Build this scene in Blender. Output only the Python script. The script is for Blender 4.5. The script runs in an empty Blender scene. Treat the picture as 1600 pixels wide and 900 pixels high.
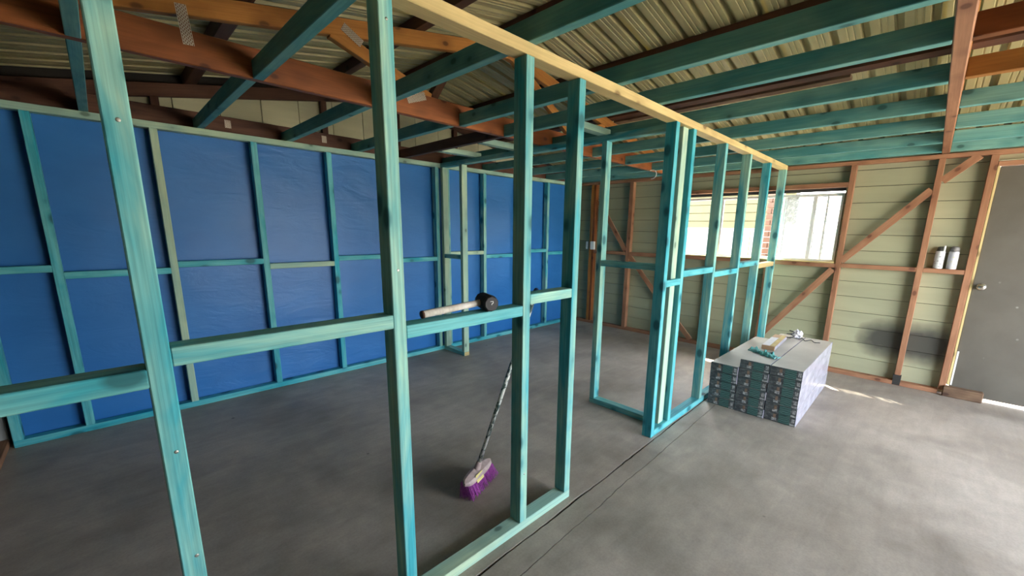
import bpy, bmesh, math, random
from mathutils import Vector, Matrix, noise
random.seed(7)
S = bpy.context.scene
COL = S.collection
PI = math.pi

# ------------------------------------------------------------------ camera
F_PX, CX, CY = 638.86, 818.85, 489.67
cam_d = bpy.data.cameras.new('camera')
cam = bpy.data.objects.new('camera', cam_d); COL.objects.link(cam)
fw = Vector((0.69995941, 0.68518801, -0.20143042))
rt = Vector((0.70164152, -0.71237332, 0.01494769))
up = Vector((0.13325168, 0.15179472, 0.97938876))
m = Matrix((rt, up, -fw)).transposed().to_4x4()
m.translation = Vector((0, 0, 1.4353))
cam.matrix_world = m
cam_d.sensor_fit = 'HORIZONTAL'; cam_d.sensor_width = 36.0
cam_d.lens = F_PX / 1600 * 36.0
cam_d.shift_x = -(CX - 800) / 1600
cam_d.shift_y = (CY - 450) / 1600
cam_d.clip_start = 0.02; cam_d.clip_end = 200
S.camera = cam

# ------------------------------------------------------------------ sky, sun, exposure
SUN_TRAVEL = Vector((-0.446, -0.54, -1.0)).normalized()
w = bpy.data.worlds.new('sky'); S.world = w; w.use_nodes = True
wn = w.node_tree.nodes; wl = w.node_tree.links
sky = wn.new('ShaderNodeTexSky'); sky.sky_type = 'NISHITA'; sky.sun_disc = False
sky.sun_elevation = math.asin(-SUN_TRAVEL.z)
sky.sun_rotation = math.atan2(-SUN_TRAVEL.x, -SUN_TRAVEL.y)
sky.air_density = 1.0; sky.dust_density = 2.5; sky.ozone_density = 0.6
haze = wn.new('ShaderNodeHueSaturation'); haze.inputs['Saturation'].default_value = 0.45
wl.new(sky.outputs[0], haze.inputs['Color']); wl.new(haze.outputs[0], wn['Background'].inputs[0])
wn['Background'].inputs[1].default_value = 0.55
sun_d = bpy.data.lights.new('sun', 'SUN'); sun_d.energy = 7.0; sun_d.angle = 0.009
sun_d.color = (1.0, 0.93, 0.80)
sun = bpy.data.objects.new('sun', sun_d); COL.objects.link(sun)
sun.rotation_euler = SUN_TRAVEL.to_track_quat('-Z', 'Y').to_euler()
sun.location = (12, 12, 20)
S.view_settings.view_transform = 'Standard'; S.view_settings.look = 'None'
S.view_settings.gamma = 1.0; S.view_settings.use_curve_mapping = False
S.view_settings.exposure = 3.25
S.cycles.max_bounces = 10; S.cycles.diffuse_bounces = 6; S.cycles.glossy_bounces = 3
S.cycles.transparent_max_bounces = 12; S.cycles.sample_clamp_indirect = 6.0
S.cycles.caustics_reflective = False; S.cycles.caustics_refractive = False

def portal(name, size, loc, direction):
    d = bpy.data.lights.new(name, 'AREA'); d.shape = 'RECTANGLE'
    d.size, d.size_y = size; d.cycles.is_portal = True
    o = bpy.data.objects.new(name, d); COL.objects.link(o)
    o.location = loc
    o.rotation_euler = Vector(direction).to_track_quat('-Z', 'Z').to_euler()
portal('roller_door_portal', (3.4, 2.05), (3.3, -2.58, 1.03), (0, 1, 0))
portal('window_portal', (1.8, 0.7), (5.40, 1.6, 1.5), (-1, 0, 0))

# ------------------------------------------------------------------ measures of the building
HT = 2.137                 # top of the new frames, underside of joists and truss chords
YP, TD, TW = 1.211, 0.070, 0.045   # partition front face, stud depth, stud width
YB = 4.018                 # blue lined frame, front face
XF = 5.243                 # far wall, face of its studs
XN = -0.60                 # near wall, face of its studs
YG = 4.225                 # inner face of gable cladding
YR = -2.50                 # roller door end
XRIDGE, ZRIDGE, SLOPE = 2.33, 2.789, 0.186
def roof_z(x): return ZRIDGE - SLOPE * abs(x - XRIDGE)   # top of the top chords

# ------------------------------------------------------------------ materials
def nt(name):
    mt = bpy.data.materials.new(name); mt.use_nodes = True
    t = mt.node_tree
    return mt, t, t.nodes, t.links, t.nodes['Principled BSDF']

def rgba(c): return (c[0], c[1], c[2], 1.0)

def mixc(t, fac, a, b, mode='MIX'):
    n = t.nodes.new('ShaderNodeMix'); n.data_type = 'RGBA'; n.blend_type = mode
    for sock, v in ((n.inputs['Factor'], fac), (n.inputs['A'], a), (n.inputs['B'], b)):
        if hasattr(v, 'is_output'): t.links.new(v, sock)
        elif isinstance(v, (int, float)): sock.default_value = v
        else: sock.default_value = rgba(v)
    return n.outputs['Result']

def math_n(t, op, a, b=None, c=None, clamp=False):
    n = t.nodes.new('ShaderNodeMath'); n.operation = op; n.use_clamp = clamp
    for i, v in enumerate((a, b, c)):
        if v is None: continue
        if hasattr(v, 'is_output'): t.links.new(v, n.inputs[i])
        else: n.inputs[i].default_value = v
    return n.outputs[0]

def coords(t, scale, seed=True, which='Object'):
    tc = t.nodes.new('ShaderNodeTexCoord')
    vec = tc.outputs[which]
    if seed:
        oi = t.nodes.new('ShaderNodeObjectInfo')
        ml = t.nodes.new('ShaderNodeVectorMath'); ml.operation = 'MULTIPLY_ADD'
        cb = t.nodes.new('ShaderNodeCombineXYZ')
        r1 = math_n(t, 'MULTIPLY', oi.outputs['Random'], 91.7)
        r2 = math_n(t, 'MULTIPLY', oi.outputs['Random'], 37.3)
        t.links.new(r1, cb.inputs[0]); t.links.new(r2, cb.inputs[1]); t.links.new(r1, cb.inputs[2])
        ad = t.nodes.new('ShaderNodeVectorMath'); ad.operation = 'ADD'
        t.links.new(vec, ad.inputs[0]); t.links.new(cb.outputs[0], ad.inputs[1])
        vec = ad.outputs[0]
    mp = t.nodes.new('ShaderNodeMapping'); mp.inputs['Scale'].default_value = scale
    t.links.new(vec, mp.inputs['Vector'])
    return mp.outputs[0]

def noise_n(t, vec, scale=1.0, detail=3.0, rough=0.55, dist=0.0):
    n = t.nodes.new('ShaderNodeTexNoise'); n.inputs['Scale'].default_value = scale
    n.inputs['Detail'].default_value = detail; n.inputs['Roughness'].default_value = rough
    n.inputs['Distortion'].default_value = dist
    t.links.new(vec, n.inputs['Vector'])
    return n.outputs['Fac']

def ramp(t, fac, stops):
    n = t.nodes.new('ShaderNodeValToRGB'); t.links.new(fac, n.inputs['Fac'])
    e = n.color_ramp.elements
    while len(e) < len(stops): e.new(0.5)
    for i, (p, c) in enumerate(stops):
        e[i].position = p; e[i].color = rgba(c) if not isinstance(c, (int, float)) else (c, c, c, 1)
    return n.outputs['Color']

def bump(t, height, strength, dist, bs):
    b = t.nodes.new('ShaderNodeBump'); b.inputs['Strength'].default_value = strength
    b.inputs['Distance'].default_value = dist
    t.links.new(height, b.inputs['Height']); t.links.new(b.outputs[0], bs.inputs['Normal'])

def wood(name, light, dark, knot, rough=0.6, knot_size=0.16, grain=0.75, vary=0.16, spec=0.25):
    mt, t, N, L, bs = nt(name)
    big = noise_n(t, coords(t, (1.4, 9, 9)), 1.0, 4, 0.6, 0.6)
    col = ramp(t, big, [(0.36, dark), (0.62, light)])
    fine = noise_n(t, coords(t, (2.2, 130, 130)), 1.0, 3, 0.6)
    fr = ramp(t, fine, [(0.3, grain), (0.62, 1.0)])
    col = mixc(t, 0.75, col, fr, 'MULTIPLY')
    vo = t.nodes.new('ShaderNodeTexVoronoi'); vo.inputs['Scale'].default_value = 1.0
    L.new(coords(t, (5.5, 9, 9)), vo.inputs['Vector'])
    halo = ramp(t, vo.outputs['Distance'], [(0.18, 1.0), (0.46, 0.0)])
    col = mixc(t, math_n(t, 'MULTIPLY', halo, 0.55), col, [0.6 * a + 0.4 * b for a, b in zip(dark, knot)])
    kn = ramp(t, vo.outputs['Distance'], [(knot_size * 0.6, 1.0), (knot_size, 0.0)])
    col = mixc(t, math_n(t, 'MULTIPLY', kn, 0.8), col, knot)
    oi = t.nodes.new('ShaderNodeObjectInfo')
    val = math_n(t, 'MULTIPLY_ADD', oi.outputs['Random'], vary, 1.0 - vary * 0.5)
    hs = t.nodes.new('ShaderNodeHueSaturation'); L.new(col, hs.inputs['Color']); L.new(val, hs.inputs['Value'])
    L.new(hs.outputs[0], bs.inputs['Base Color'])
    bs.inputs['Roughness'].default_value = rough; bs.inputs['Specular IOR Level'].default_value = spec
    bump(t, fine, 0.25, 0.002, bs)
    return mt

M = {}
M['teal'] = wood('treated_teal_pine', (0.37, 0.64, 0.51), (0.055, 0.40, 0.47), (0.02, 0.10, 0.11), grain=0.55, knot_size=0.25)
M['cyan'] = wood('treated_cyan_pine', (0.16, 0.54, 0.56), (0.025, 0.36, 0.46), (0.015, 0.09, 0.11), grain=0.60, knot_size=0.25)  # bluer tone of the treated pine
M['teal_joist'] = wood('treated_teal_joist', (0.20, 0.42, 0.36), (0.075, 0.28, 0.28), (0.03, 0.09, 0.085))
M['pale_pine'] = wood('pale_yellow_pine', (0.66, 0.52, 0.24), (0.52, 0.40, 0.18), (0.16, 0.10, 0.04), knot_size=0.2)
M['pale_teal'] = wood('washed_out_teal_pine', (0.46, 0.60, 0.42), (0.30, 0.50, 0.42), (0.08, 0.13, 0.10))
M['brown'] = wood('old_brown_hardwood', (0.27, 0.090, 0.026), (0.155, 0.048, 0.015), (0.04, 0.012, 0.006), rough=0.5)
M['dark_brown'] = wood('old_dark_hardwood', (0.13, 0.058, 0.034), (0.075, 0.032, 0.020), (0.025, 0.010, 0.008))
M['red_brown'] = wood('old_red_brown_studs', (0.40, 0.20, 0.11), (0.29, 0.135, 0.072), (0.10, 0.035, 0.02), rough=0.7)
M['orange'] = wood('honey_orange_timber', (0.44, 0.19, 0.042), (0.29, 0.115, 0.024), (0.08, 0.03, 0.010))
M['weathered'] = wood('weathered_sill_timber', (0.24, 0.15, 0.09), (0.13, 0.075, 0.045), (0.05, 0.025, 0.018), rough=0.85, grain=0.45)

def plain(name, c, rough=0.5, metal=0.0, spec=0.4, mottling=0.12, mscale=6.0):
    mt, t, N, L, bs = nt(name)
    f = noise_n(t, coords(t, (mscale,) * 3), 1.0, 4)
    v = ramp(t, f, [(0.3, 1.0 - mottling), (0.7, 1.0)])
    L.new(mixc(t, 1.0, c, v, 'MULTIPLY'), bs.inputs['Base Color'])
    bs.inputs['Roughness'].default_value = rough; bs.inputs['Metallic'].default_value = metal
    bs.inputs['Specular IOR Level'].default_value = spec
    return mt

def concrete():
    mt, t, N, L, bs = nt('concrete_slab')
    v = coords(t, (1, 1, 1), seed=False)
    a = noise_n(t, v, 0.9, 5, 0.6, 0.4)
    b = noise_n(t, v, 7.0, 6, 0.65, 0.3)
    c = noise_n(t, v, 90.0, 2)
    sw = noise_n(t, coords(t, (2.2, 14, 1), seed=False), 1.0, 4, 0.6, 0.8)      # trowel sweeps
    col = ramp(t, a, [(0.32, (0.335, 0.283, 0.230)), (0.68, (0.505, 0.440, 0.370))])
    col = mixc(t, 0.55, col, ramp(t, b, [(0.3, 0.66), (0.66, 1.08)]), 'MULTIPLY')
    col = mixc(t, 0.28, col, ramp(t, sw, [(0.36, 0.72), (0.66, 1.12)]), 'MULTIPLY')
    st = noise_n(t, v, 1.9, 3, 0.5, 0.8)                                        # old oil and damp stains
    col = mixc(t, 0.55, col, ramp(t, st, [(0.30, 0.60), (0.52, 1.0)]), 'MULTIPLY')
    col = mixc(t, 0.30, col, ramp(t, c, [(0.35, 0.7), (0.6, 1.0)]), 'MULTIPLY')
    vo = t.nodes.new('ShaderNodeTexVoronoi'); vo.inputs['Scale'].default_value = 2.6
    L.new(v, vo.inputs['Vector'])
    sp = ramp(t, vo.outputs['Distance'], [(0.018, 1.0), (0.035, 0.0)])
    col = mixc(t, math_n(t, 'MULTIPLY', sp, 0.7), col, (0.045, 0.04, 0.035))
    L.new(col, bs.inputs['Base Color'])
    L.new(ramp(t, b, [(0.3, 0.42), (0.7, 0.66)]), bs.inputs['Roughness'])
    bs.inputs['Specular IOR Level'].default_value = 0.35
    bump(t, b, 0.18, 0.004, bs)
    return mt
M['concrete'] = concrete()
M['joint'] = plain('joint_dirt_and_dark_backing', (0.035, 0.032, 0.028), 0.95)

def wrap_mat():
    mt, t, N, L, bs = nt('blue_building_wrap')
    f = noise_n(t, coords(t, (1.1, 1.1, 2.2), seed=False), 1.6, 3)
    L.new(ramp(t, f, [(0.3, (0.020, 0.145, 0.42)), (0.7, (0.032, 0.178, 0.48))]), bs.inputs['Base Color'])
    g = noise_n(t, coords(t, (3, 3, 9), seed=False), 1.0, 4, 0.6, 1.2)
    bs.inputs['Roughness'].default_value = 0.40; bs.inputs['Specular IOR Level'].default_value = 0.30
    bump(t, g, 0.35, 0.012, bs)
    return mt
M['wrap'] = wrap_mat()

def board_mat(name, c1, c2, dark_patch=None):
    mt, t, N, L, bs = nt(name)
    f = noise_n(t, coords(t, (1.0, 8, 8)), 1.0, 4)
    col = ramp(t, f, [(0.3, c2), (0.7, c1)])
    if dark_patch:      # dark patch on the boards beside the door, fixed to the wall
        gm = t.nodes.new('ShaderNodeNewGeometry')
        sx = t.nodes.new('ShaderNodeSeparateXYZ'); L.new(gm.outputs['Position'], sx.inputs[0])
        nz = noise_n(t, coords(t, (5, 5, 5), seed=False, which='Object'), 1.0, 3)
        y0, z0, ry, rz = dark_patch
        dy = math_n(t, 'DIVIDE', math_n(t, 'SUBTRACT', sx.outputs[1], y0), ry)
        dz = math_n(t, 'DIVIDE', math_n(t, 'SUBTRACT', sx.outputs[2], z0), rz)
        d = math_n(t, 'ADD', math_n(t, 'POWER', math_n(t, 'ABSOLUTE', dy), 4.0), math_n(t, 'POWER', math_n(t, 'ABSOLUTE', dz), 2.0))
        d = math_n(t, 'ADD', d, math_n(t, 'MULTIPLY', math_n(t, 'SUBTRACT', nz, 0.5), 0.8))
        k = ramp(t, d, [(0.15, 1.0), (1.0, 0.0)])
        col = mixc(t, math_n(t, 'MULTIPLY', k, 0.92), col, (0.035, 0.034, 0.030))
    L.new(col, bs.inputs['Base Color'])
    bs.inputs['Roughness'].default_value = 0.6
    return mt
M['siding'] = board_mat('olive_cream_weatherboard', (0.40, 0.40, 0.255), (0.34, 0.34, 0.22), dark_patch=(0.03, 0.42, 0.40, 0.22))
M['gable'] = board_mat('cream_gable_panel', (0.55, 0.53, 0.33), (0.44, 0.43, 0.27))
M['neighbour'] = board_mat('yellow_cream_boards', (0.12, 0.102, 0.038), (0.10, 0.087, 0.033))
M['roof'] = plain('aged_roof_sheet', (0.47, 0.42, 0.21), 0.38, 0.15, 0.5, 0.2, 2.0)
M['galv'] = plain('galvanised_steel', (0.50, 0.50, 0.46), 0.4, 0.85)
M['white'] = plain('white_paint', (0.78, 0.78, 0.76), 0.45)
M['white_alu'] = plain('white_aluminium', (0.80, 0.80, 0.77), 0.35)
M['fence'] = plain('white_fence', (0.55, 0.55, 0.54), 0.6)
M['brick'] = plain('pink_brick', (0.24, 0.13, 0.085), 0.8)
M['grey_post'] = plain('pale_grey_post', (0.42, 0.42, 0.40), 0.8)
M['ground'] = plain('pale_ground', (0.52, 0.47, 0.39), 0.9, mscale=1.5)

def door_mat():
    mt, t, N, L, bs = nt('scuffed_brown_grey_door')
    v = coords(t, (1, 1, 1), seed=False)
    a = noise_n(t, v, 3.0, 5)
    col = ramp(t, a, [(0.3, (0.080, 0.070, 0.053)), (0.7, (0.112, 0.099, 0.077))])
    vo = t.nodes.new('ShaderNodeTexVoronoi'); vo.inputs['Scale'].default_value = 9.0; L.new(v, vo.inputs['Vector'])
    sp = ramp(t, vo.outputs['Distance'], [(0.03, 1.0), (0.10, 0.0)])
    keep = ramp(t, noise_n(t, v, 5.1, 2), [(0.54, 0.0), (0.66, 0.8)])
    col = mixc(t, math_n(t, 'MULTIPLY', sp, keep), col, (0.34, 0.33, 0.30))
    L.new(col, bs.inputs['Base Color']); bs.inputs['Roughness'].default_value = 0.55
    return mt
M['door'] = door_mat()

def glass_mat(name, dirt):
    mt, t, N, L, bs = nt(name)
    N.remove(bs)
    out = N['Material Output']
    tr = N.new('ShaderNodeBsdfTransparent'); tr.inputs[0].default_value = (0.96, 0.97, 0.96, 1)
    gl = N.new('ShaderNodeBsdfGlossy'); gl.inputs['Roughness'].default_value = 0.05
    mx = N.new('ShaderNodeMixShader'); mx.inputs[0].default_value = 0.05
    L.new(tr.outputs[0], mx.inputs[1]); L.new(gl.outputs[0], mx.inputs[2])
    last = mx.outputs[0]
    if dirt:
        tl = N.new('ShaderNodeBsdfTranslucent'); tl.inputs[0].default_value = (0.15, 0.155, 0.14, 1)
        f = noise_n(t, coords(t, (22, 22, 26), seed=False), 1.0, 5, 0.7)
        k = ramp(t, f, [(0.40, 0.55), (0.66, 0.86)])
        m2 = N.new('ShaderNodeMixShader'); L.new(k, m2.inputs[0])
        L.new(last, m2.inputs[1]); L.new(tl.outputs[0], m2.inputs[2]); last = m2.outputs[0]
    L.new(last, out.inputs[0])
    return mt
M['glass'] = glass_mat('clear_glass', False)
M['dirty_glass'] = glass_mat('dusty_glass', True)

# ------------------------------------------------------------------ builders
MESH = {}
def mesh_from(name, verts, faces, mat, smooth=False):
    me = bpy.data.meshes.new(name); me.from_pydata(verts, [], faces); me.update()
    if mat: me.materials.append(mat)
    if smooth:
        for p in me.polygons: p.use_smooth = True
    return me

def box_mesh(L, w_, h, mat, bev=0.002):
    key = (round(L, 4), round(w_, 4), round(h, 4), mat.name, bev)
    if key in MESH: return MESH[key]
    bm = bmesh.new(); bmesh.ops.create_cube(bm, size=1.0)
    for v in bm.verts: v.co = Vector((v.co.x * L, v.co.y * w_, v.co.z * h))
    b = min(bev, 0.3 * min(L, w_, h))
    if b > 0: bmesh.ops.bevel(bm, geom=bm.edges[:], offset=b, segments=1, affect='EDGES')
    me = bpy.data.meshes.new('timber'); bm.to_mesh(me); bm.free(); me.materials.append(mat)
    MESH[key] = me
    return me

def link(name, me, parent=None, loc=(0, 0, 0), rot=None):
    o = bpy.data.objects.new(name, me); COL.objects.link(o)
    l = Vector(loc)
    if parent is not None:
        o.parent = parent
        if any(abs(a) > 1e-9 for a in parent.rotation_euler): o.matrix_parent_inverse = wmat(parent).inverted()
        else: l = l - wmat(parent).translation
    o.location = l
    if rot is not None: o.rotation_euler = rot
    return o

def wmat(o):        # world matrix from the parent chain, without waiting for an update
    m_ = o.matrix_basis.copy()
    if o.parent is not None: m_ = wmat(o.parent) @ o.matrix_parent_inverse @ m_
    return m_

def box(name, x0, x1, y0, y1, z0, z1, mat, parent=None, bev=0.002):
    """axis-aligned timber or block; the local X axis follows its longest side"""
    d = (x1 - x0, y1 - y0, z1 - z0); c = ((x0 + x1) / 2, (y0 + y1) / 2, (z0 + z1) / 2)
    k = max(range(3), key=lambda i: d[i])
    mt = M[mat] if isinstance(mat, str) else mat
    if k == 0: return link(name, box_mesh(d[0], d[1], d[2], mt, bev), parent, c)
    if k == 1: return link(name, box_mesh(d[1], d[0], d[2], mt, bev), parent, c, (0, 0, PI / 2))
    return link(name, box_mesh(d[2], d[1], d[0], mt, bev), parent, c, (0, -PI / 2, 0))

def beam(name, p0, p1, wide, thick, normal, mat, parent=None, bev=0.002):
    """timber between two points; thick is measured along normal, wide across it"""
    p0, p1 = Vector(p0), Vector(p1); ax = (p1 - p0); L = ax.length; ax.normalize()
    n = Vector(normal); n = (n - ax * n.dot(ax)).normalized(); s = n.cross(ax)
    R = Matrix((ax, s, n)).transposed()
    mt = M[mat] if isinstance(mat, str) else mat
    return link(name, box_mesh(L, wide, thick, mt, bev), parent, (p0 + p1) / 2, R.to_euler())

def thing(name, label, cat, loc=(0, 0, 0), group=None):
    o = bpy.data.objects.new(name, None); COL.objects.link(o); o.location = loc
    o.empty_display_size = 0.1
    return tag(o, label, cat, group)

def tag(o, label, cat, group=None):
    o['label'] = label; o['category'] = cat
    if group: o['group'] = group
    return o

def struct(name, loc=(0, 0, 0)):
    o = bpy.data.objects.new(name, None); COL.objects.link(o); o.location = loc
    o['kind'] = 'structure'; return o

def lathe(name, prof, mat, parent=None, loc=(0, 0, 0), axis=(0, 0, 1), seg=24, smooth=True):
    vs, fs = [], []
    for r, z in prof:
        for k in range(seg):
            a = 2 * PI * k / seg; vs.append((r * math.cos(a), r * math.sin(a), z))
    for i in range(len(prof) - 1):
        for k in range(seg):
            k2 = (k + 1) % seg
            fs.append((i * seg + k, i * seg + k2, (i + 1) * seg + k2, (i + 1) * seg + k))
    fs.append(tuple(range(seg))[::-1]); fs.append(tuple((len(prof) - 1) * seg + k for k in range(seg)))
    mt = M[mat] if isinstance(mat, str) else mat
    me = mesh_from(name, vs, fs, mt, smooth)
    q = Vector((0, 0, 1)).rotation_difference(Vector(axis).normalized())
    return link(name, me, parent, loc, q.to_euler())

def tube(name, pts, rad, mat, parent=None, seg=8):
    pts = [Vector(p) for p in pts]; vs, fs = [], []
    base = pts[0]
    for i, p in enumerate(pts):
        d = (pts[min(i + 1, len(pts) - 1)] - pts[max(i - 1, 0)]).normalized()
        a = d.cross(Vector((0.31, 0.2, 0.93))).normalized(); b = d.cross(a)
        r = rad[i] if isinstance(rad, (list, tuple)) else rad
        for k in range(seg):
            t = 2 * PI * k / seg; vs.append(p - base + a * r * math.cos(t) + b * r * math.sin(t))
    for i in range(len(pts) - 1):
        for k in range(seg):
            k2 = (k + 1) % seg
            fs.append((i * seg + k, i * seg + k2, (i + 1) * seg + k2, (i + 1) * seg + k))
    fs.append(tuple(range(seg))[::-1]); fs.append(tuple((len(pts) - 1) * seg + k for k in range(seg)))
    mt = M[mat] if isinstance(mat, str) else mat
    return link(name, mesh_from(name, vs, fs, mt, True), parent, base)

ORD = ['first', 'second', 'third', 'fourth', 'fifth', 'sixth', 'seventh', 'eighth', 'ninth', 'tenth', 'eleventh', 'twelfth']

# ================================================================== FLOOR: slabs with open joints
floor = struct('floor', (0, 0, 0))
def wob(x, seed): return 0.010 * noise.noise(Vector((x * 2.3, seed, 0))) + 0.004 * noise.noise(Vector((x * 17, seed, 3)))
def joint_a(x): return 1.128 + 0.024 * x + wob(x, 1.0)
def joint_b(x): return 0.998 + 0.031 * x + wob(x, 5.0)
def slab(name, lo, hi, x0=-0.75, x1=5.40, n=160):
    vs, fs = [], []
    for i in range(n + 1):
        x = x0 + (x1 - x0) * i / n
        a, b = lo(x), hi(x)
        vs += [(x, a, 0), (x, b, 0), (x, a, -0.10), (x, b, -0.10)]
    for i in range(n):
        a, b = 4 * i, 4 * i + 4
        fs += [(a, b, b + 1, a + 1), (a + 2, a, b, b + 2)[::-1], (a + 1, a + 3, b + 3, b + 1)[::-1]]
    return link(name, mesh_from(name, vs, fs, M['concrete']), floor)
slab('slab', lambda x: joint_a(x) + 0.006 + 0.003 * math.sin(x * 9), lambda x: 4.4)
slab('slab', lambda x: joint_b(x) + 0.003, lambda x: joint_a(x) - 0.006)
slab('slab', lambda x: -2.6, lambda x: joint_b(x) - 0.002)
box('joint_filling', -0.75, 5.40, 0.9, 1.4, -0.10, -0.012, 'joint', floor, bev=0)
# outside ground
gr = link('ground', mesh_from('ground', [(-30, -40, -0.03), (40, -40, -0.03), (40, 40, -0.03), (-30, 40, -0.03)], [(0, 1, 2, 3)], M['ground']))
gr['kind'] = 'structure'

# ================================================================== GABLE WALL behind the blue frame
wl_ = struct('wall_left', (0, YG, 0))
pw = 0.2945
k0 = int(math.floor((-0.70 - 0.5055) / pw)); x = 0.5055 + k0 * pw
while x < 5.36:
    a, b = x + 0.003, x + pw - 0.003
    vs = []
    for yy in (YG, YG + 0.014):
        vs += [(a, yy, 0), (b, yy, 0), (b, yy, roof_z(b) - 0.03), (a, yy, roof_z(a) - 0.03)]
        if a < XRIDGE < b: vs[-2] = (b, yy, min(roof_z(a), roof_z(b)) - 0.03); vs[-1] = (a, yy, min(roof_z(a), roof_z(b)) - 0.03)
    vs = [(p[0] - x, p[1] - YG, p[2]) for p in vs]
    fs = [(0, 1, 2, 3), (7, 6, 5, 4), (0, 4, 5, 1), (1, 5, 6, 2), (2, 6, 7, 3), (3, 7, 4, 0)]
    link('cladding_panel', mesh_from('cladding_panel', vs, fs, M['gable']), wl_, (x, YG, 0))
    x += pw
box('cladding_backing', -0.75, 5.42, YG + 0.015, YG + 0.03, 0, 2.25, 'joint', wl_, bev=0)
bk = [(-0.75, 0, 2.25), (5.42, 0, 2.25), (5.42, 0, roof_z(5.42) + 0.09), (XRIDGE, 0, ZRIDGE + 0.09), (-0.75, 0, roof_z(-0.75) + 0.09)]
link('gable_backing', mesh_from('gable_backing', bk + [(p[0], 0.015, p[2]) for p in bk], [(0, 1, 2, 3, 4), (9, 8, 7, 6, 5)], M['joint']), wl_, (0, YG + 0.016, 0))  # near-black sheet, its colour stands in for the shadow gap above the chord
for gx in (0.40, 1.59, 2.33, 3.07, 4.26):
    box('gable_stud', gx - 0.025, gx + 0.025, YG - 0.055, YG - 0.004, 2.26, roof_z(gx) - 0.09, 'dark_brown', wl_)

# ================================================================== ROOF SHEETS, PURLINS
roof = struct('roof', (XRIDGE, 0, ZRIDGE))
PITCH = 0.155
prof = [(0, 0), (0.018, 0), (0.026, 0.042), (0.056, 0.042), (0.064, 0), (0.088, 0), (0.091, 0.004), (0.097, 0.004), (0.100, 0),
        (0.119, 0), (0.122, 0.004), (0.128, 0.004), (0.131, 0)]
def sheet_mesh(side):
    key = ('sheet', side)
    if key in MESH: return MESH[key]
    run = 3.32
    vs, fs, line = [], [], []
    for k in range(5): line += [(k * PITCH + a, b) for a, b in prof]
    line.append((5 * PITCH + 0.02, 0))
    for a, b in line:
        for lift in (0, 0.0012):
            for u in (0, 1):
                vs.append((side * run * u, a, -SLOPE * run * u + b + lift))
    n = len(line)
    for i in range(n - 1):
        p, q = 4 * i, 4 * i + 4
        fs += [(p, p + 1, q + 1, q), (p + 2, q + 2, q + 3, p + 3), (p, q, q + 2, p + 2), (p + 1, p + 3, q + 3, q + 1)]
    MESH[key] = mesh_from('roof_sheet', vs, fs, M['roof'])
    return MESH[key]
ROOF_UP = 0.072
for side in (-1, 1):
    y = -3.0
    while y < 4.6:
        link('roof_sheet', sheet_mesh(side), roof, (XRIDGE, y + 0.037, ZRIDGE + ROOF_UP))
        y += 5 * PITCH
cap = [(-0.22, 0, -0.04), (0, 0, 0.0), (0.22, 0, -0.04)]
link('ridge_cap', mesh_from('ridge_cap', [(a, -3.0, c) for a, b, c in cap] + [(a, 4.7, c) for a, b, c in cap], [(0, 1, 4, 3), (1, 2, 5, 4)], M['roof']), roof, (XRIDGE, 0, ZRIDGE + ROOF_UP + 0.035))
PURLINS = [(-0.36, 'dark_brown'), (0.62, 'dark_brown'), (1.57, 'dark_brown'), (2.19, 'dark_brown'), (2.41, 'dark_brown'), (3.025, 'dark_brown'), (3.752, 'dark_brown'), (4.555, 'dark_brown')]
for px, mt in PURLINS:
    s = 1 if px > XRIDGE else -1
    sl = math.atan(SLOPE) * s
    wide = 0.075
    o = beam('purlin', (px, -2.95, roof_z(px) + 0.035), (px, 4.30, roof_z(px) + 0.035), wide, 0.068, (math.sin(sl), 0, math.cos(sl)), mt, roof)

# ================================================================== TRUSSES
def truss(y0, y1, label, mats, group='roof trusses', webs=True, plates=(), right=True):
    ym = (y0 + y1) / 2; th = y1 - y0
    t = thing('roof_truss', label, 'roof truss', (XRIDGE, ym, HT), group)
    mb, mtp, mw = mats
    bc = box('bottom_chord', -0.66, 5.33, y0, y1, HT, HT + 0.142, mb, t, 0.004)
    tan = math.atan(SLOPE); off = 0.045 * math.cos(tan)
    nz = Vector((0, 1, 0))
    def tc(xa, xb, nm):
        za, zb = roof_z(xa) - 0.046, roof_z(xb) - 0.046
        beam(nm, (xa, ym, za), (xb, ym, zb), 0.090, th, nz, mtp, t, 0.004)
    tc(-0.66, XRIDGE, 'top_chord'); tc(5.33, XRIDGE, 'top_chord')
    if webs:
        for (xa, za, xb, zb) in ((1.02, 2.475, 1.64, 2.265), (2.40, 2.72, 3.18, 2.265), (3.22, 2.265, 3.66, 2.455)):
            beam('web', (xa, ym + 0.001, za), (xb, ym + 0.001, zb), 0.070, th * 0.96, nz, mw, t, 0.003)
    for (xa, xb, za, zb, ang) in plates:
        o = beam('nail_plate', ((xa + xb) / 2 - (xb - xa) / 2 * math.cos(ang), y0 - 0.0008, (za + zb) / 2 - (xb - xa) / 2 * math.sin(ang)),
                 ((xa + xb) / 2 + (xb - xa) / 2 * math.cos(ang), y0 - 0.0008, (za + zb) / 2 + (xb - xa) / 2 * math.sin(ang)), zb - za, 0.0016, nz, M['plate'], bc, 0)
    return t

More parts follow.
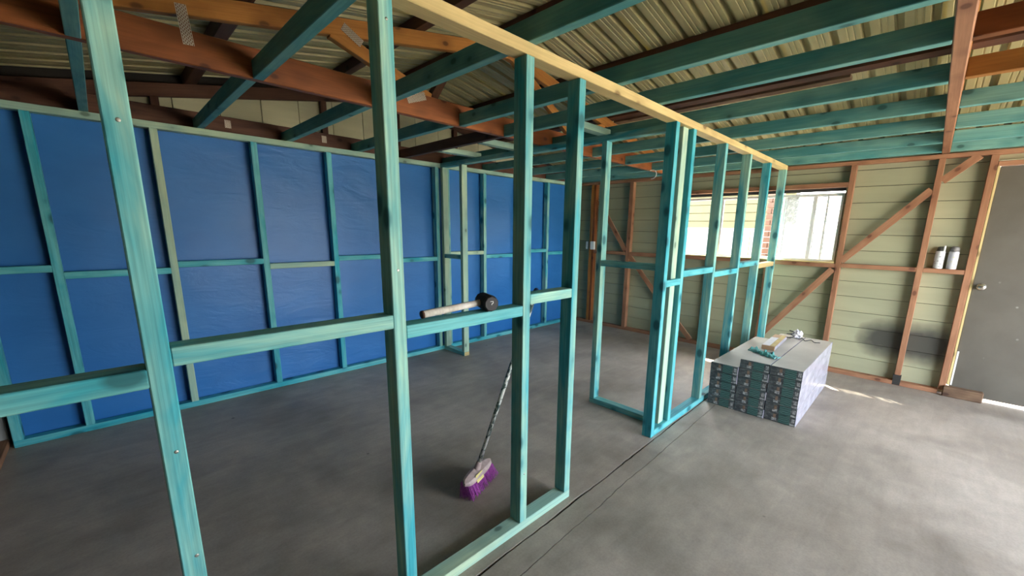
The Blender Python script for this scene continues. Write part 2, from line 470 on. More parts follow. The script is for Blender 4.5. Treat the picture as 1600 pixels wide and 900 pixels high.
def plate_mat():
    mt, t, N, L, bs = nt('toothed_nail_plate')
    v = coords(t, (70, 70, 70), seed=False)
    ck = t.nodes.new('ShaderNodeTexBrick'); ck.inputs['Scale'].default_value = 1.0
    ck.inputs['Color1'].default_value = (0.17, 0.075, 0.03, 1); ck.inputs['Color2'].default_value = (0.13, 0.06, 0.025, 1)
    ck.inputs['Mortar'].default_value = (0.55, 0.53, 0.45, 1); ck.inputs['Mortar Size'].default_value = 0.09
    ck.inputs['Brick Width'].default_value = 0.9; ck.inputs['Row Height'].default_value = 0.45
    L.new(v, ck.inputs['Vector']); L.new(ck.outputs['Color'], bs.inputs['Base Color'])
    bs.inputs['Metallic'].default_value = 0.4; bs.inputs['Roughness'].default_value = 0.4
    return mt
M['plate'] = plate_mat()
truss(2.490, 2.535, 'red-brown roof truss crossing above the roofless room, steel strap near its left end', ('brown', 'orange', 'orange'),
      plates=((0.30, 0.46, 2.275, 2.315, PI / 2 + 0.08), (1.075, 1.195, 2.462, 2.508, -0.52), (1.46, 1.60, 2.225, 2.275, 0.35), (3.14, 3.28, 2.24, 2.29, 0.0)))
truss(0.010, 0.060, 'brown roof truss seen from directly below, nearest the door at right', ('red_brown', 'orange', 'brown'))
truss(YG - 0.058, YG - 0.012, 'dark brown gable truss against the cream cladding above the blue wall', ('dark_brown', 'dark_brown', 'dark_brown'), webs=False,
      plates=((0.80, 0.86, 2.205, 2.245, PI / 2), (1.54, 1.60, 2.205, 2.245, PI / 2)))
truss(YR + 0.02, YR + 0.065, 'brown roof truss over the open roller doorway behind the camera', ('brown', 'orange', 'brown'))

tag(beam('roof_brace', (1.68, 2.55, 2.285), (2.19, 3.02, 2.755), 0.06, 0.045, (0, 1, 0.2), 'dark_brown'), 'dark brown raking brace rising from the red-brown truss to the ridge', 'brace')

# ================================================================== FAR WALL (weatherboards, studs, braces)
wf = struct('wall_far', (XF, 0, 0))
XS = XF + 0.072
WIN = (0.70, 2.51, 1.150, 1.845); DOOR = (-1.12, -0.29, 0.0, 2.03)
z = 0.035 - 0.155
while z < 2.32:
    lo, hi = max(z, 0.0), z + 0.155
    segs = [(-2.52, 4.22)]
    def cut(segs, a, b):
        out = []
        for s, e in segs:
            if e <= a or s >= b: out.append((s, e)); continue
            if s < a: out.append((s, a))
            if e > b: out.append((b, e))
        return out
    if lo < WIN[3] - 0.02 and hi > WIN[2] + 0.02: segs = cut(segs, WIN[0], WIN[1])
    if lo < DOOR[3] - 0.03: segs = cut(segs, DOOR[0], DOOR[1])
    for s, e in segs:
        # a lapped board: bottom edge stands out behind the one below, so the inside steps back
        dz = hi - lo
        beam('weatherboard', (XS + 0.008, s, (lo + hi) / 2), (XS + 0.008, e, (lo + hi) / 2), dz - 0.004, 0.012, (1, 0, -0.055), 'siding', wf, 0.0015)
    z += 0.155
box('board_backing', XS + 0.024, XS + 0.034, -2.52, DOOR[0], 0, 2.33, 'joint', wf, 0)
box('board_backing', XS + 0.024, XS + 0.034, DOOR[1], WIN[0], 0, 2.33, 'joint', wf, 0)
box('board_backing', XS + 0.024, XS + 0.034, WIN[0], WIN[1], 0, WIN[2] - 0.01, 'joint', wf, 0)
box('board_backing', XS + 0.024, XS + 0.034, WIN[0], WIN[1], WIN[3] + 0.02, 2.33, 'joint', wf, 0)
box('board_backing', XS + 0.024, XS + 0.034, WIN[1], 4.24, 0, 2.33, 'joint', wf, 0)
box('board_backing', XS + 0.024, XS + 0.034, DOOR[0], DOOR[1], 2.045, 2.33, 'joint', wf, 0)
box('top_plate', XF, XF + 0.07, -2.45, 4.15, HT - 0.040, HT - 0.004, 'red_brown', wf)
for a, b in ((-2.45, DOOR[0] - 0.04), (-0.24, 4.15)):
    box('bottom_plate', XF - 0.004, XF + 0.068, a, b, 0.001, 0.042, 'red_brown', wf)
STUDS_F = [(3.735, 0.045, 'orange'), (3.69, 0.04, 'brown'), (3.083, 0.060, 'red_brown'), (2.535, 0.045, 'red_brown'), (0.655, 0.045, 'red_brown'),
           (0.047, 0.045, 'red_brown'), (-0.263, 0.046, 'red_brown'), (-1.145, 0.045, 'red_brown'), (-1.75, 0.045, 'red_brown'), (-2.40, 0.045, 'red_brown')]
for y, wd, mt in STUDS_F:
    z0 = 0.043
    box('stud', XF, XF + 0.068, y - wd / 2, y + wd / 2, z0, HT - 0.041, mt, wf, 0.003)
box('stud', XF, XF + 0.068, 1.90, 1.945, 0.043, 1.095, 'red_brown', wf)
box('stud', XF, XF + 0.068, 1.28, 1.325, 0.043, 1.095, 'red_brown', wf)
for y in (0.047,):      # pressed metal stud shoe
    box('stud_shoe', XF - 0.004, XF + 0.03, y - 0.03, y + 0.03, 0.002, 0.105, 'joint', wf)
def fnog(y0, y1, z0, z1): box('noggin', XF, XF + 0.068, y0, y1, z0, z1, 'red_brown', wf)
fnog(0.070, 0.632, 1.103, 1.143); fnog(-0.239, 0.024, 1.103, 1.143); fnog(3.114, 3.66, 1.095, 1.140); fnog(2.56, 3.052, 1.09, 1.140)
fnog(0.678, 2.512, 1.096, 1.136)                   # under the window
fnog(0.678, 2.512, 1.895, 1.940)                   # over the window
fnog(DOOR[0], DOOR[1] + 0.002, 2.004, 2.040)       # door head
def brace(y0, z0, y1, z1):
    beam('brace', (XF + 0.010, y0, z0), (XF + 0.010, y1, z1), 0.062, 0.018, (1, 0, 0), 'red_brown', wf)
brace(0.636, 1.165, 0.075, 1.835); brace(0.022, 1.905, -0.175, 2.100)
brace(0.695, 1.080, 1.42, 0.06)
brace(3.62, 1.86, 3.12, 1.15); brace(3.05, 1.085, 2.56, 0.53); brace(2.51, 0.49, 2.08, 0.05)
box('door_stop', XF + 0.004, XF + 0.066, -0.304, -0.288, 0.10, 2.003, 'pale_pine', wf)
box('eave_lining', 5.33, 5.35, -2.52, 4.24, 2.10, roof_z(5.34) + 0.07, 'joint', wf, 0)

# window
wn1 = struct('window_1', (XF + 0.06, 1.6, 1.15))
XW = XF + 0.062
box('window_sill', XF + 0.0, XF + 0.10, WIN[0] - 0.01, WIN[1] + 0.01, 1.138, 1.152, 'pale_pine', wn1)
for y0, y1, z0, z1 in ((WIN[0], WIN[1], 1.152, 1.172), (WIN[0], WIN[1], 1.818, 1.845)):
    box('window_frame', XW, XW + 0.05, y0, y1, z0, z1, 'white_alu', wn1)
for y0, y1 in ((WIN[0], WIN[0] + 0.022), (WIN[1] - 0.022, WIN[1])):
    box('window_frame', XW, XW + 0.05, y0, y1, 1.172, 1.818, 'white_alu', wn1)
box('sash_stile', XW + 0.004, XW + 0.034, 0.925, 0.960, 1.172, 1.818, 'white_alu', wn1)
box('glazing_bar', XW + 0.020, XW + 0.034, 0.826, 0.840, 1.172, 1.818, 'white_alu', wn1)
box('sash_stile', XW + 0.012, XW + 0.038, 1.205, 1.222, 1.172, 1.818, 'white_alu', wn1)
box('sash_stile', XW + 0.012, XW + 0.038, 1.86, 1.885, 1.172, 1.818, 'white_alu', wn1)
for y0, y1, g in ((0.722, 0.925, 'dirty_glass'), (0.960, 1.205, 'dirty_glass'), (1.222, 1.86, 'glass'), (1.885, 2.488, 'glass')):
    box('pane', XW + 0.022, XW + 0.026, y0, y1, 1.172, 1.818, g, wn1, 0)

# door
dr = struct('door_1', (XF + 0.03, -0.7, 0))
dl = box('door_leaf', XF + 0.020, XF + 0.056, DOOR[0] + 0.003, -0.306, 0.030, 2.000, 'door', dr, 0.003)
M['chrome'] = plain('worn_chrome', (0.62, 0.58, 0.50), 0.22, 0.9)
hd = lathe('door_handle', [(0.030, 0), (0.031, 0.004), (0.026, 0.008), (0.011, 0.010), (0.010, 0.030), (0.020, 0.036), (0.027, 0.048), (0.025, 0.060), (0.014, 0.066)], 'chrome', dl, (XF + 0.020, -0.358, 1.008), (-1, 0, 0))
box('weather_strip', XF + 0.019, XF + 0.030, -0.322, -0.308, 0.10, 0.42, 'white', dr)

# near wall and roller-door wall (behind the camera)
wnr = struct('wall_near', (XN, 0, 0))
z = 0.0
while z < 2.28:
    box('weatherboard', XN - 0.09, XN - 0.078, -2.52, 4.24, z + 0.002, min(z + 0.155, 2.32), 'door', wnr, 0)
    z += 0.155
box('board_backing', XN - 0.11, XN - 0.10, -2.52, 4.24, 0, 2.33, 'joint', wnr, 0)
box('top_plate', XN - 0.07, XN, -2.45, 4.10, HT - 0.045, HT - 0.004, 'red_brown', wnr)
box('bottom_plate', XN - 0.07, XN, -2.45, 4.10, 0.001, 0.042, 'red_brown', wnr)
for y in (-2.40, -1.8, -1.2, -0.6, 0.0, 0.6, 1.25, 1.85, 2.45, 3.05, 3.65):
    box('stud', XN - 0.07, XN - 0.002, y, y + 0.045, 0.043, HT - 0.046, 'red_brown', wnr)
wr = struct('wall_right', (0, YR, 0))
for y0, y1, z0, z1, x0, x1 in ((YR - 0.10, YR, 0.0, 2.20, -0.70, 1.60), (YR - 0.10, YR, 0.0, 2.20, 5.0, 5.42), (YR - 0.10, YR, 2.05, 2.25, 1.60, 5.0)):
    box('wall_panel', x0, x1, y0, y1, z0, z1, 'dark_brown', wr)
gp = [(-0.70, 0, 2.22), (5.42, 0, 2.22), (5.42, 0, roof_z(5.42) + 0.08), (XRIDGE, 0, ZRIDGE + 0.08), (-0.70, 0, roof_z(-0.70) + 0.08)]
link('gable_panel', mesh_from('gable_panel', gp + [(p[0], 0.02, p[2]) for p in gp], [(0, 1, 2, 3, 4), (9, 8, 7, 6, 5)], M['gable']), wr, (0, YR - 0.05, 0))

# ================================================================== PARTITION FRAME (front)
pf = thing('partition_frame', 'long teal timber stud partition in front, with pale yellow top plate and doorway gap', 'wall frame', (2.6, YP, 0), 'new stud frames')
Y0, Y1 = YP, YP + TD
def stud(parent, x, z0=0.045, z1=HT - 0.045, mat='teal', y0=Y0, y1=Y1): return box('stud', x - TW, x, y0, y1, z0, z1, mat, parent, 0.0025)
for xr in (-0.53, 0.076, 0.676, 1.276, 1.613):
    stud(pf, xr)
stud(pf, 2.581, 0.0, mat='cyan')
for xr in (2.835, 3.425, 4.012, 4.607, 5.195): stud(pf, xr, mat='teal' if xr > 3 else 'cyan')
box('junction_stud', 2.692, 2.764, YP + 0.026, Y1, 0.045, HT - 0.045, 'pale_teal', pf, 0.0025)
box('top_plate', -0.575, 5.197, Y0, Y1, HT - 0.045, HT, 'pale_pine', pf, 0.0025)
box('bottom_plate', -0.575, 1.615, Y0, Y1, 0.0, 0.045, 'pale_teal', pf, 0.0025)
box('bottom_plate', 2.583, 5.197, Y0, Y1, 0.0, 0.045, 'cyan', pf, 0.0025)
for x0, x1, z0, mt in ((-0.53, 0.031, 1.069, 'teal'), (0.076, 0.631, 1.110, 'teal'), (0.676, 1.231, 1.068, 'cyan'), (1.276, 1.568, 1.113, 'teal'),
                       (2.581, 2.790, 1.072, 'cyan'), (2.835, 3.380, 1.121, 'cyan'), (3.425, 3.967, 1.078, 'cyan'), (4.012, 4.562, 1.121, 'cyan'), (4.607, 5.150, 1.083, 'pale_pine')):
    y0 = Y0; y1 = Y1 if not (2.57 < x0 < 2.6) else YP + 0.0255
    box('noggin', x0, x1, y0, y1, z0, z0 + 0.045, mt, pf, 0.0025)

for nx, nz in ((0.057, 0.902), (0.062, 0.611), (0.055, 1.64), (0.655, 2.02), (0.655, 1.30), (1.255, 0.30)):
    lathe('nail_head', [(0.0045, 0.0), (0.0045, 0.0008), (0.002, 0.0012)], 'galv', pf, (nx, YP, nz), (0, -1, 0), 10)
# cross partition between the front frame and the blue frame
CX0, CX1 = 2.737, 2.807
cf = thing('partition_frame', 'teal cross partition frame with a wide door gap, joining partition to blue wall', 'wall frame', (2.77, 2.6, 0), 'new stud frames')
box('top_plate', CX0, CX1, Y1 + 0.001, YB - 0.001, HT - 0.046, HT - 0.001, 'teal', cf, 0.0025)
box('bottom_plate', CX0, CX1, Y1 + 0.001, 1.885, 0.0, 0.045, 'teal', cf, 0.0025)
box('bottom_plate', CX0, CX1, 3.625, YB - 0.001, 0.0, 0.045, 'teal', cf, 0.0025)
box('stud', CX0, CX1, 1.840, 1.885, 0.045, HT - 0.046, 'teal', cf, 0.0025)
box('stud', CX0, CX1, 3.625, 3.670, 0.045, HT - 0.046, 'pale_teal', cf, 0.0025)
box('stud', CX0, CX1, YB - 0.046, YB - 0.001, 0.045, HT - 0.046, 'pale_teal', cf, 0.0025)
box('noggin', CX0, CX1, Y1 + 0.001, 1.840, 1.160, 1.205, 'teal', cf, 0.0025)
box('noggin', CX0, CX1, 3.670, YB - 0.046, 1.100, 1.145, 'teal', cf, 0.0025)
box('cut_end', CX0 + 0.002, CX1 - 0.002, 3.6235, 3.6249, 0.002, 0.043, 'pale_pine', cf, 0)

# ================================================================== BLUE LINED FRAME
bf = thing('wall_frame', 'long teal timber wall frame backed with blue building wrap', 'wall frame', (2.3, YB, 0), 'new stud frames')
B0, B1 = YB, YB + TD
BST = [-0.531, -0.207, 0.376, 0.982, 1.566, 2.128, 2.715, 2.86, 3.408, 4.00, 4.595, 5.19]
for i, xr in enumerate(BST): stud(bf, xr, y0=B0, y1=B1, mat='pale_teal' if i == 2 else ('cyan' if i in (0, 1, 3, 4) else 'teal'))
box('top_plate', -0.576, 5.195, B0, B1, HT - 0.045, HT, 'pale_teal', bf, 0.0025)
box('bottom_plate', -0.576, 5.195, B0, B1, 0.0, 0.045, 'cyan', bf, 0.0025)
BN = [1.117, 1.070, 1.114, 1.068, 1.114, 1.067, None, 1.118, 1.066, 1.114, 1.070]
for i, z0 in enumerate(BN):
    if z0 is None: continue
    box('noggin', BST[i], BST[i + 1] - TW, B0, B1, z0, z0 + 0.045, 'pale_teal' if i in (3, 7) else 'cyan', bf, 0.0025)
def wrap_sheet(name, z0, z1, yoff, seed):
    nx, nz = 120, 22; vs, fs = [], []
    for j in range(nz + 1):
        zz = z0 + (z1 - z0) * j / nz
        for i in range(nx + 1):
            xx = -0.57 + 5.76 * i / nx
            d = 0.007 * noise.noise(Vector((xx * 2.1, zz * 1.6, seed))) + 0.003 * noise.noise(Vector((xx * 6 + zz * 3, zz * 5, seed + 4)))
            vs.append((xx, yoff + d + 0.006, zz))
    for j in range(nz):
        for i in range(nx):
            a = j * (nx + 1) + i
            fs.append((a, a + 1, a + nx + 2, a + nx + 1))
    o = link(name, mesh_from(name, vs, fs, M['wrap'], True), bf, (0, B1 + 0.010, 0))
    return o
wrap_sheet('building_wrap', 0.0, 1.40, -0.002, 2.0)
wrap_sheet('building_wrap', 1.385, HT, 0.004, 2.0)

# ================================================================== CEILING JOISTS
JH = 0.083
def joist(x_far, y0, y1, mat, label, cat='joist', group=None, h=JH):
    o = box('ceiling_joist', x_far - TW, x_far, y0, y1, HT, HT + h, mat, None, 0.0025)
    return tag(o, label, cat, group)
MAINJ = [0.048, 0.668, 1.285, 1.908, 2.332, 2.905, 3.500, 4.105, 4.697, 5.190]
for i, xj in enumerate(MAINJ):
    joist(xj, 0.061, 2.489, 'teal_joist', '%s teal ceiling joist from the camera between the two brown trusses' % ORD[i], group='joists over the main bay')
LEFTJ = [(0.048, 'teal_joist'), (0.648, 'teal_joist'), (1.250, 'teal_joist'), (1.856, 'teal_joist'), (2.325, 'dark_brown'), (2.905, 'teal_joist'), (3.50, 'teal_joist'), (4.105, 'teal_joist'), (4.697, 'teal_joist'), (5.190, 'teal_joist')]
k = 0
for xj, mt in LEFTJ:
    if mt == 'dark_brown':
        lab = 'dark brown ceiling joist above the blue wall, the only untreated one there'
    else:
        lab = '%s teal ceiling joist from the camera above the blue wall' % ORD[k]; k += 1
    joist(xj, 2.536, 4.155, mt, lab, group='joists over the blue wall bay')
RIGHTJ = [(1.10, 'brown', 'brown timber joist out right behind the photographer'), (1.72, 'brown', 'brown timber joist out right beside the photographer'),
          (2.342, 'brown', 'dark red-brown joist in the top right corner, right of the brown truss'), (2.875, 'orange', 'honey-coloured joist below the red-brown one, right of the brown truss'),
          (3.478, 'teal_joist', 'upper teal joist right of the brown truss'), (4.110, 'teal_joist', 'middle teal joist right of the brown truss'),
          (4.700, 'teal_joist', 'second lowest teal joist right of the brown truss'), (5.205, 'teal_joist', 'lowest teal joist right of the brown truss, above the door')]
for xj, mt, lab in RIGHTJ:
    joist(xj, YR + 0.066, 0.009, mt, lab, group='joists right of the brown truss')
# nailing blocks
for y0, y1, lab in ((3.385, 3.455, 'pale teal nailing block under the roof nearest the blue wall'), (2.800, 2.870, 'pale teal nailing block in the middle of the cross partition top'),
                    (1.860, 1.930, 'pale teal nailing block above the end stud of the cross partition')):
    tag(box('nailing_block', 2.334, CX1, y0, y1, HT, HT + 0.045, 'pale_teal'), lab, 'timber block', 'nailing blocks')
# batten fixed under the far purlin
tag(box('batten', 3.792, 3.880, 0.58, 2.485, roof_z(3.836) - 0.004, roof_z(3.836) + 0.020, 'weathered'), 'greyish brown batten under a roof purlin, ending in mid bay', 'batten')

# ================================================================== BOXES OF FLOORING
def box_mats():
    mt, t, N, L, bs = nt('box_print_dark')
    f = noise_n(t, coords(t, (9, 26, 60)), 1.0, 4, 0.7)
    L.new(ramp(t, f, [(0.42, (0.050, 0.056, 0.062)), (0.60, (0.12, 0.13, 0.135)), (0.74, (0.30, 0.30, 0.31))]), bs.inputs['Base Color'])
    bs.inputs['Roughness'].default_value = 0.35; M['print_dark'] = mt
    mt, t, N, L, bs = nt('box_print_teal')
    wv = t.nodes.new('ShaderNodeTexWave'); wv.inputs['Scale'].default_value = 22; wv.inputs['Distortion'].default_value = 5
    wv.bands_direction = 'Z'
    L.new(coords(t, (1, 0.6, 1)), wv.inputs['Vector'])
    L.new(ramp(t, wv.outputs['Fac'], [(0.45, (0.030, 0.085, 0.080)), (0.9, (0.105, 0.20, 0.185))]), bs.inputs['Base Color'])
    bs.inputs['Roughness'].default_value = 0.35; M['print_teal'] = mt
    mt, t, N, L, bs = nt('box_label_white')
    f = noise_n(t, coords(t, (60, 240, 120)), 1.0, 3)
    L.new(ramp(t, f, [(0.42, (0.16, 0.16, 0.17)), (0.58, (0.50, 0.50, 0.49))]), bs.inputs['Base Color']); M['label'] = mt
    M['carton_top'] = plain('pale_carton_top', (0.47, 0.445, 0.40), 0.35, mottling=0.18, mscale=5)
    M['carton_side'] = plain('shrink_wrapped_lilac_side', (0.42, 0.41, 0.475), 0.25, mottling=0.35, mscale=9)
    M['label_warm'] = plain('box_picture_warm', (0.30, 0.20, 0.15), 0.4, mottling=0.5, mscale=60)
box_mats()
BL, BW, BH = 1.225, 0.214, 0.0728
def carton_mesh():
    bm = bmesh.new(); bmesh.ops.create_cube(bm, size=1.0)
    for v in bm.verts: v.co = Vector((v.co.x * BL, v.co.y * BW, v.co.z * BH))
    bmesh.ops.bevel(bm, geom=bm.edges[:], offset=0.0025, segments=1, affect='EDGES')
    me = bpy.data.meshes.new('carton'); 
    for f in bm.faces:
        n = f.normal
        f.material_index = 0 if abs(n.z) > 0.8 else (1 if abs(n.y) > 0.6 else 2)
    bm.to_mesh(me); bm.free()
    for k_ in ('carton_top', 'carton_side', 'print_dark'): me.materials.append(M[k_])
    return me
CARTON = carton_mesh()
def flooring_box(x, y, z, label):
    t = thing('flooring_box', label, 'box', (x, y, z), 'boxes of flooring in a stack')
    c = link('carton', CARTON, t, (x + BL / 2, y, z + BH / 2))
    e = x - 0.0008
    def dec(nm, ya, yb, za, zb, mt):       # printed panels, measured from the left edge as one faces the box end
        box(nm, e - 0.0006, e + 0.0012, y + BW / 2 - yb, y + BW / 2 - ya, z + za, z + zb, mt, c, 0)
    dec('teal_print', 0.098, 0.172, 0.003, BH - 0.003, 'print_teal')
    dec('picture_print', 0.062, 0.080, 0.030, 0.062, 'label_warm')
    dec('product_label', 0.052, 0.084, 0.010, 0.032, 'label')
    dec('barcode_label', 0.176, 0.208, 0.004, 0.018, 'label')
    dec('size_label', 0.184, 0.205, 0.028, 0.058, 'label')
    return t
ROWN = {6: ['topmost', 'second from the top', 'third from the top', 'third from the floor', 'second from the floor', 'on the floor'],
        5: ['topmost', 'second from the top', 'in the middle', 'second from the floor', 'on the floor']}
for cy, n, cname in ((1.071, 5, 'left column beside the partition'), (0.853, 6, 'middle column'), (0.635, 6, 'right column')):
    for r in range(n):
        jx = random.uniform(-0.006, 0.006); jy = random.uniform(-0.0017, 0.0017)
        zz = r * (BH + 0.0006) + 0.0003
        flooring_box(3.476 + jx, cy + jy, zz, 'grey and teal flooring box, %s, %s' % (cname, ROWN[n][n - 1 - r]))
ZB6 = 6 * (BH + 0.0006) + 0.0005

# things on the boxes
M['card_brown'] = plain('brown_card', (0.36, 0.22, 0.12), 0.6)
M['pack_yellow'] = plain('yellow_print', (0.55, 0.42, 0.16), 0.4, mottling=0.4, mscale=20)
M['pack_white'] = plain('white_print', (0.66, 0.66, 0.70), 0.4, mottling=0.2, mscale=20)
M['teal_cloth'] = plain('crumpled_teal_plastic', (0.16, 0.50, 0.48), 0.3, mottling=0.45, mscale=25)
M['black'] = plain('black_rubber', (0.018, 0.018, 0.022), 0.55)
M['clear_white'] = plain('crumpled_clear_plastic', (0.68, 0.66, 0.70), 0.2, mottling=0.3, mscale=40)
tp = thing('tool_pack', 'flat brown and white retail pack lying on the stack of flooring boxes', 'pack', (4.18, 0.885, ZB6))
A = 0.03
pk = beam('carton', (3.93, 0.878, ZB6 + 0.019), (4.45, 0.902, ZB6 + 0.019), 0.100, 0.036, (0, 0, 1), 'card_brown', tp)
pt = beam('yellow_print', (3.94, 0.850, ZB6 + 0.0376), (4.44, 0.872, ZB6 + 0.0376), 0.034, 0.0012, (0, 0, 1), 'pack_yellow', tp)
beam('white_print', (3.94, 0.898, ZB6 + 0.0376), (4.30, 0.914, ZB6 + 0.0376), 0.058, 0.0012, (0, 0, 1), 'pack_white', tp)
beam('lilac_side', (3.94, 0.8275, ZB6 + 0.019), (4.44, 0.8505, ZB6 + 0.019), 0.0012, 0.034, (0, 0, 1), 'carton_side', tp)
def ribbon(name, p0, p1, wide, mat, amp, n=46, mw=8, seed=3.0):
    p0, p1 = Vector(p0), Vector(p1); ax = p1 - p0; s = ax.cross(Vector((0, 0, 1))).normalized()
    vs, fs = [], []
    for i in range(n + 1):
        u = i / n
        for j in range(mw + 1):
            v = j / mw - 0.5
            q = ax * u + s * v * wide * (1 + 0.4 * noise.noise(Vector((u * 5, 0, seed))))
            h = abs(noise.noise(Vector((u * 9, v * 3.2, seed)))) * amp + abs(noise.noise(Vector((u * 23, v * 7, seed + 2)))) * amp * 0.4
            h *= 1.0 - (2 * abs(v)) ** 4 * 0.8
            q += s * 0.02 * noise.noise(Vector((u * 4, seed, 0)))
            vs.append((q.x, q.y, q.z + h + 0.001))
    for i in range(n):
        for j in range(mw):
            a = i * (mw + 1) + j; fs.append((a, a + 1, a + mw + 2, a + mw + 1))
    o = link(name, mesh_from(name, vs, fs, M[mat], True), None, p0)
    md = o.modifiers.new('thickness', 'SOLIDIFY'); md.thickness = 0.0012; md.offset = 1
    return o
tag(ribbon('plastic_bag', (3.82, 0.975, ZB6), (3.69, 0.745, ZB6), 0.085, 'teal_cloth', 0.062), 'crumpled teal plastic bag across the front of the flooring boxes', 'bag')
def crumple(name, loc, r, mat, sq=0.6, seed=1.0):
    bm = bmesh.new(); bmesh.ops.create_icosphere(bm, subdivisions=4, radius=1.0)
    for v in bm.verts:
        c = v.co.copy()
        d = 1 + 0.45 * noise.noise(c * 2.3 + Vector((seed, 0, 0))) + 0.18 * abs(noise.noise(c * 6.0))
        v.co = Vector((c.x * r * d, c.y * r * 0.8 * d, max(-0.55, c.z) * r * sq * d))
    zmin = min(v.co.z for v in bm.verts)
    for v in bm.verts: v.co.z -= zmin
    me = bpy.data.meshes.new(name); bm.to_mesh(me); bm.free(); me.materials.append(M[mat])
    return link(name, me, None, loc)
tag(crumple('plastic_scrap', (4.62, 0.800, ZB6), 0.048, 'clear_white', 0.9), 'scrunched clear plastic on the far end of the box stack', 'plastic scrap')
pts = []
for i in range(40):
    u = i / 39; pts.append((4.56 - 0.05 * u + 0.03 * math.sin(u * 13), 0.775 - 0.175 * u, ZB6 + 0.005 + 0.006 * abs(math.sin(u * 9))))
tag(tube('wire_offcut', pts, 0.0035, 'black'), 'black wire offcut wriggling across the top of the box stack', 'wire')
ringp = [(4.50 + 0.035 * math.cos(a * 0.4), 0.835 + 0.028 * math.sin(a * 0.4), ZB6 + 0.006 + 0.0022 * a) for a in range(34)]
tag(tube('tape_coil', ringp, 0.005, 'black'), 'small dark coil of strapping beside the scrunched plastic', 'coil')

# ================================================================== MALLET on the noggin
ZN = 1.113
ml = thing('rubber_mallet', 'black rubber mallet with a worn pale wooden handle lying on a noggin', 'mallet', (1.04, 1.245, ZN))
hx = Vector((0.31, 0.95, 0)).normalized()
hc = Vector((1.055, 1.246, ZN + 0.0335))
L2 = 0.055
head = lathe('head', [(0.027, -L2), (0.031, -L2 + 0.004), (0.0318, -L2 + 0.016), (0.0335, -0.012), (0.0335, 0.012), (0.0318, L2 - 0.016), (0.031, L2 - 0.004), (0.027, L2)], 'black', ml, hc, hx, 10, False)
for r_ in (-0.036, 0.036):
    lathe('head_rib', [(0.0322, -0.003), (0.0332, -0.001), (0.0332, 0.001), (0.0322, 0.003)], 'black', head, hc + hx * r_, hx, 20)
wood_pale = wood('worn_mallet_handle', (0.80, 0.76, 0.70), (0.60, 0.54, 0.47), (0.25, 0.16, 0.12), vary=0.0)
M['handle_wood'] = wood_pale
ha = Vector((0.775, 1.272, ZN + 0.0150)); hb = hc - Vector((0.020, -0.006, 0.0))
dh = (ha - hb); ln = dh.length
mh = lathe('handle', [(0.0125, 0.0), (0.0130, 0.05), (0.0135, ln * 0.6), (0.0145, ln - 0.03), (0.0145, ln - 0.004), (0.0125, ln)], 'handle_wood', ml, hb, dh, 16)
lathe('handle_end', [(0.0148, 0.0), (0.0150, 0.006), (0.0135, 0.009)], 'dark_brown', mh, ha - dh.normalized() * 0.004, dh, 16)
# small white mark on the striking face
sd = hx.cross(Vector((0, 0, 1))).normalized()
mk = hc - hx * (L2 + 0.0005)
for (u0, v0, u1, v1) in ((-0.006, 0.010, 0.006, 0.010), (0.006, 0.010, 0.006, 0.003), (0.006, 0.003, 0.000, 0.001), (0.000, 0.001, 0.000, -0.004)):
    beam('maker_mark', mk + sd * u0 + Vector((0, 0, v0)), mk + sd * u1 + Vector((0, 0, v1)), 0.0022, 0.0008, -hx, 'white', head, 0)

# ================================================================== BROOM
def handle_mat():
    mt, t, N, L, bs = nt('speckled_broom_handle')
    f = noise_n(t, coords(t, (60, 60, 30), seed=False), 1.0, 2)
    L.new(ramp(t, f, [(0.44, (0.04, 0.075, 0.07)), (0.52, (0.62, 0.64, 0.60))]), bs.inputs['Base Color'])
    bs.inputs['Roughness'].default_value = 0.3
    return mt
M['broom_handle'] = handle_mat()
M['broom_pink'] = plain('dusty_pink_plastic', (0.52, 0.40, 0.38), 0.5, mottling=0.3, mscale=40)
M['broom_yellow'] = plain('yellow_tag', (0.60, 0.52, 0.20), 0.5)
def bristle_mat():
    mt, t, N, L, bs = nt('purple_bristles')
    f = noise_n(t, coords(t, (300, 300, 20), seed=False), 1.0, 2)
    L.new(ramp(t, f, [(0.35, (0.30, 0.06, 0.31)), (0.65, (0.62, 0.17, 0.58))]), bs.inputs['Base Color'])
    bs.inputs['Roughness'].default_value = 0.6
    return mt
M['bristle'] = bristle_mat()
bc0 = Vector((1.320, 1.645, 0.0))
br = thing('broom', 'broom with purple bristles and speckled handle leaning inside the partition', 'broom', bc0)
ax = Vector((0.235, 0.085, 0)).normalized(); sx_ = Vector((-ax.y, ax.x, 0))
topp = Vector((1.404, 1.297, 1.152)); sock = bc0 + Vector((0, 0, 0.105))
hdir = (topp - sock).normalized()
# head: a plastic block with rounded, swept-up ends
vs, fs = [], []
n = 14
tilt = Matrix.Rotation(0.32, 3, ax)      # head lies over because the handle leans
for i in range(n + 1):
    u = -1 + 2 * i / n
    hw = 0.030 * math.sqrt(max(0.0, 1 - abs(u) ** 3.2)) + 0.005
    zt = 0.024 + 0.006 * (1 - abs(u)) - 0.006 * abs(u) ** 3
    for (s, h) in ((-1, 0), (-1, 0.7), (-0.55, 1), (0.55, 1), (1, 0.7), (1, 0)):
        q = ax * (u * 0.138) + tilt @ (sx_ * (s * hw) + Vector((0, 0, h * zt)))
        vs.append(tuple(q))
for i in range(n):
    for k_ in range(6):
        a, b = i * 6 + k_, i * 6 + (k_ + 1) % 6
        fs.append((a, b, b + 6, a + 6))
fs.append((0, 1, 2, 3, 4, 5)[::-1]); fs.append(tuple(n * 6 + k_ for k_ in range(6)))
bh = link('head', mesh_from('head', vs, fs, M['broom_pink'], False), br, bc0 + Vector((0, 0, 0.075)))
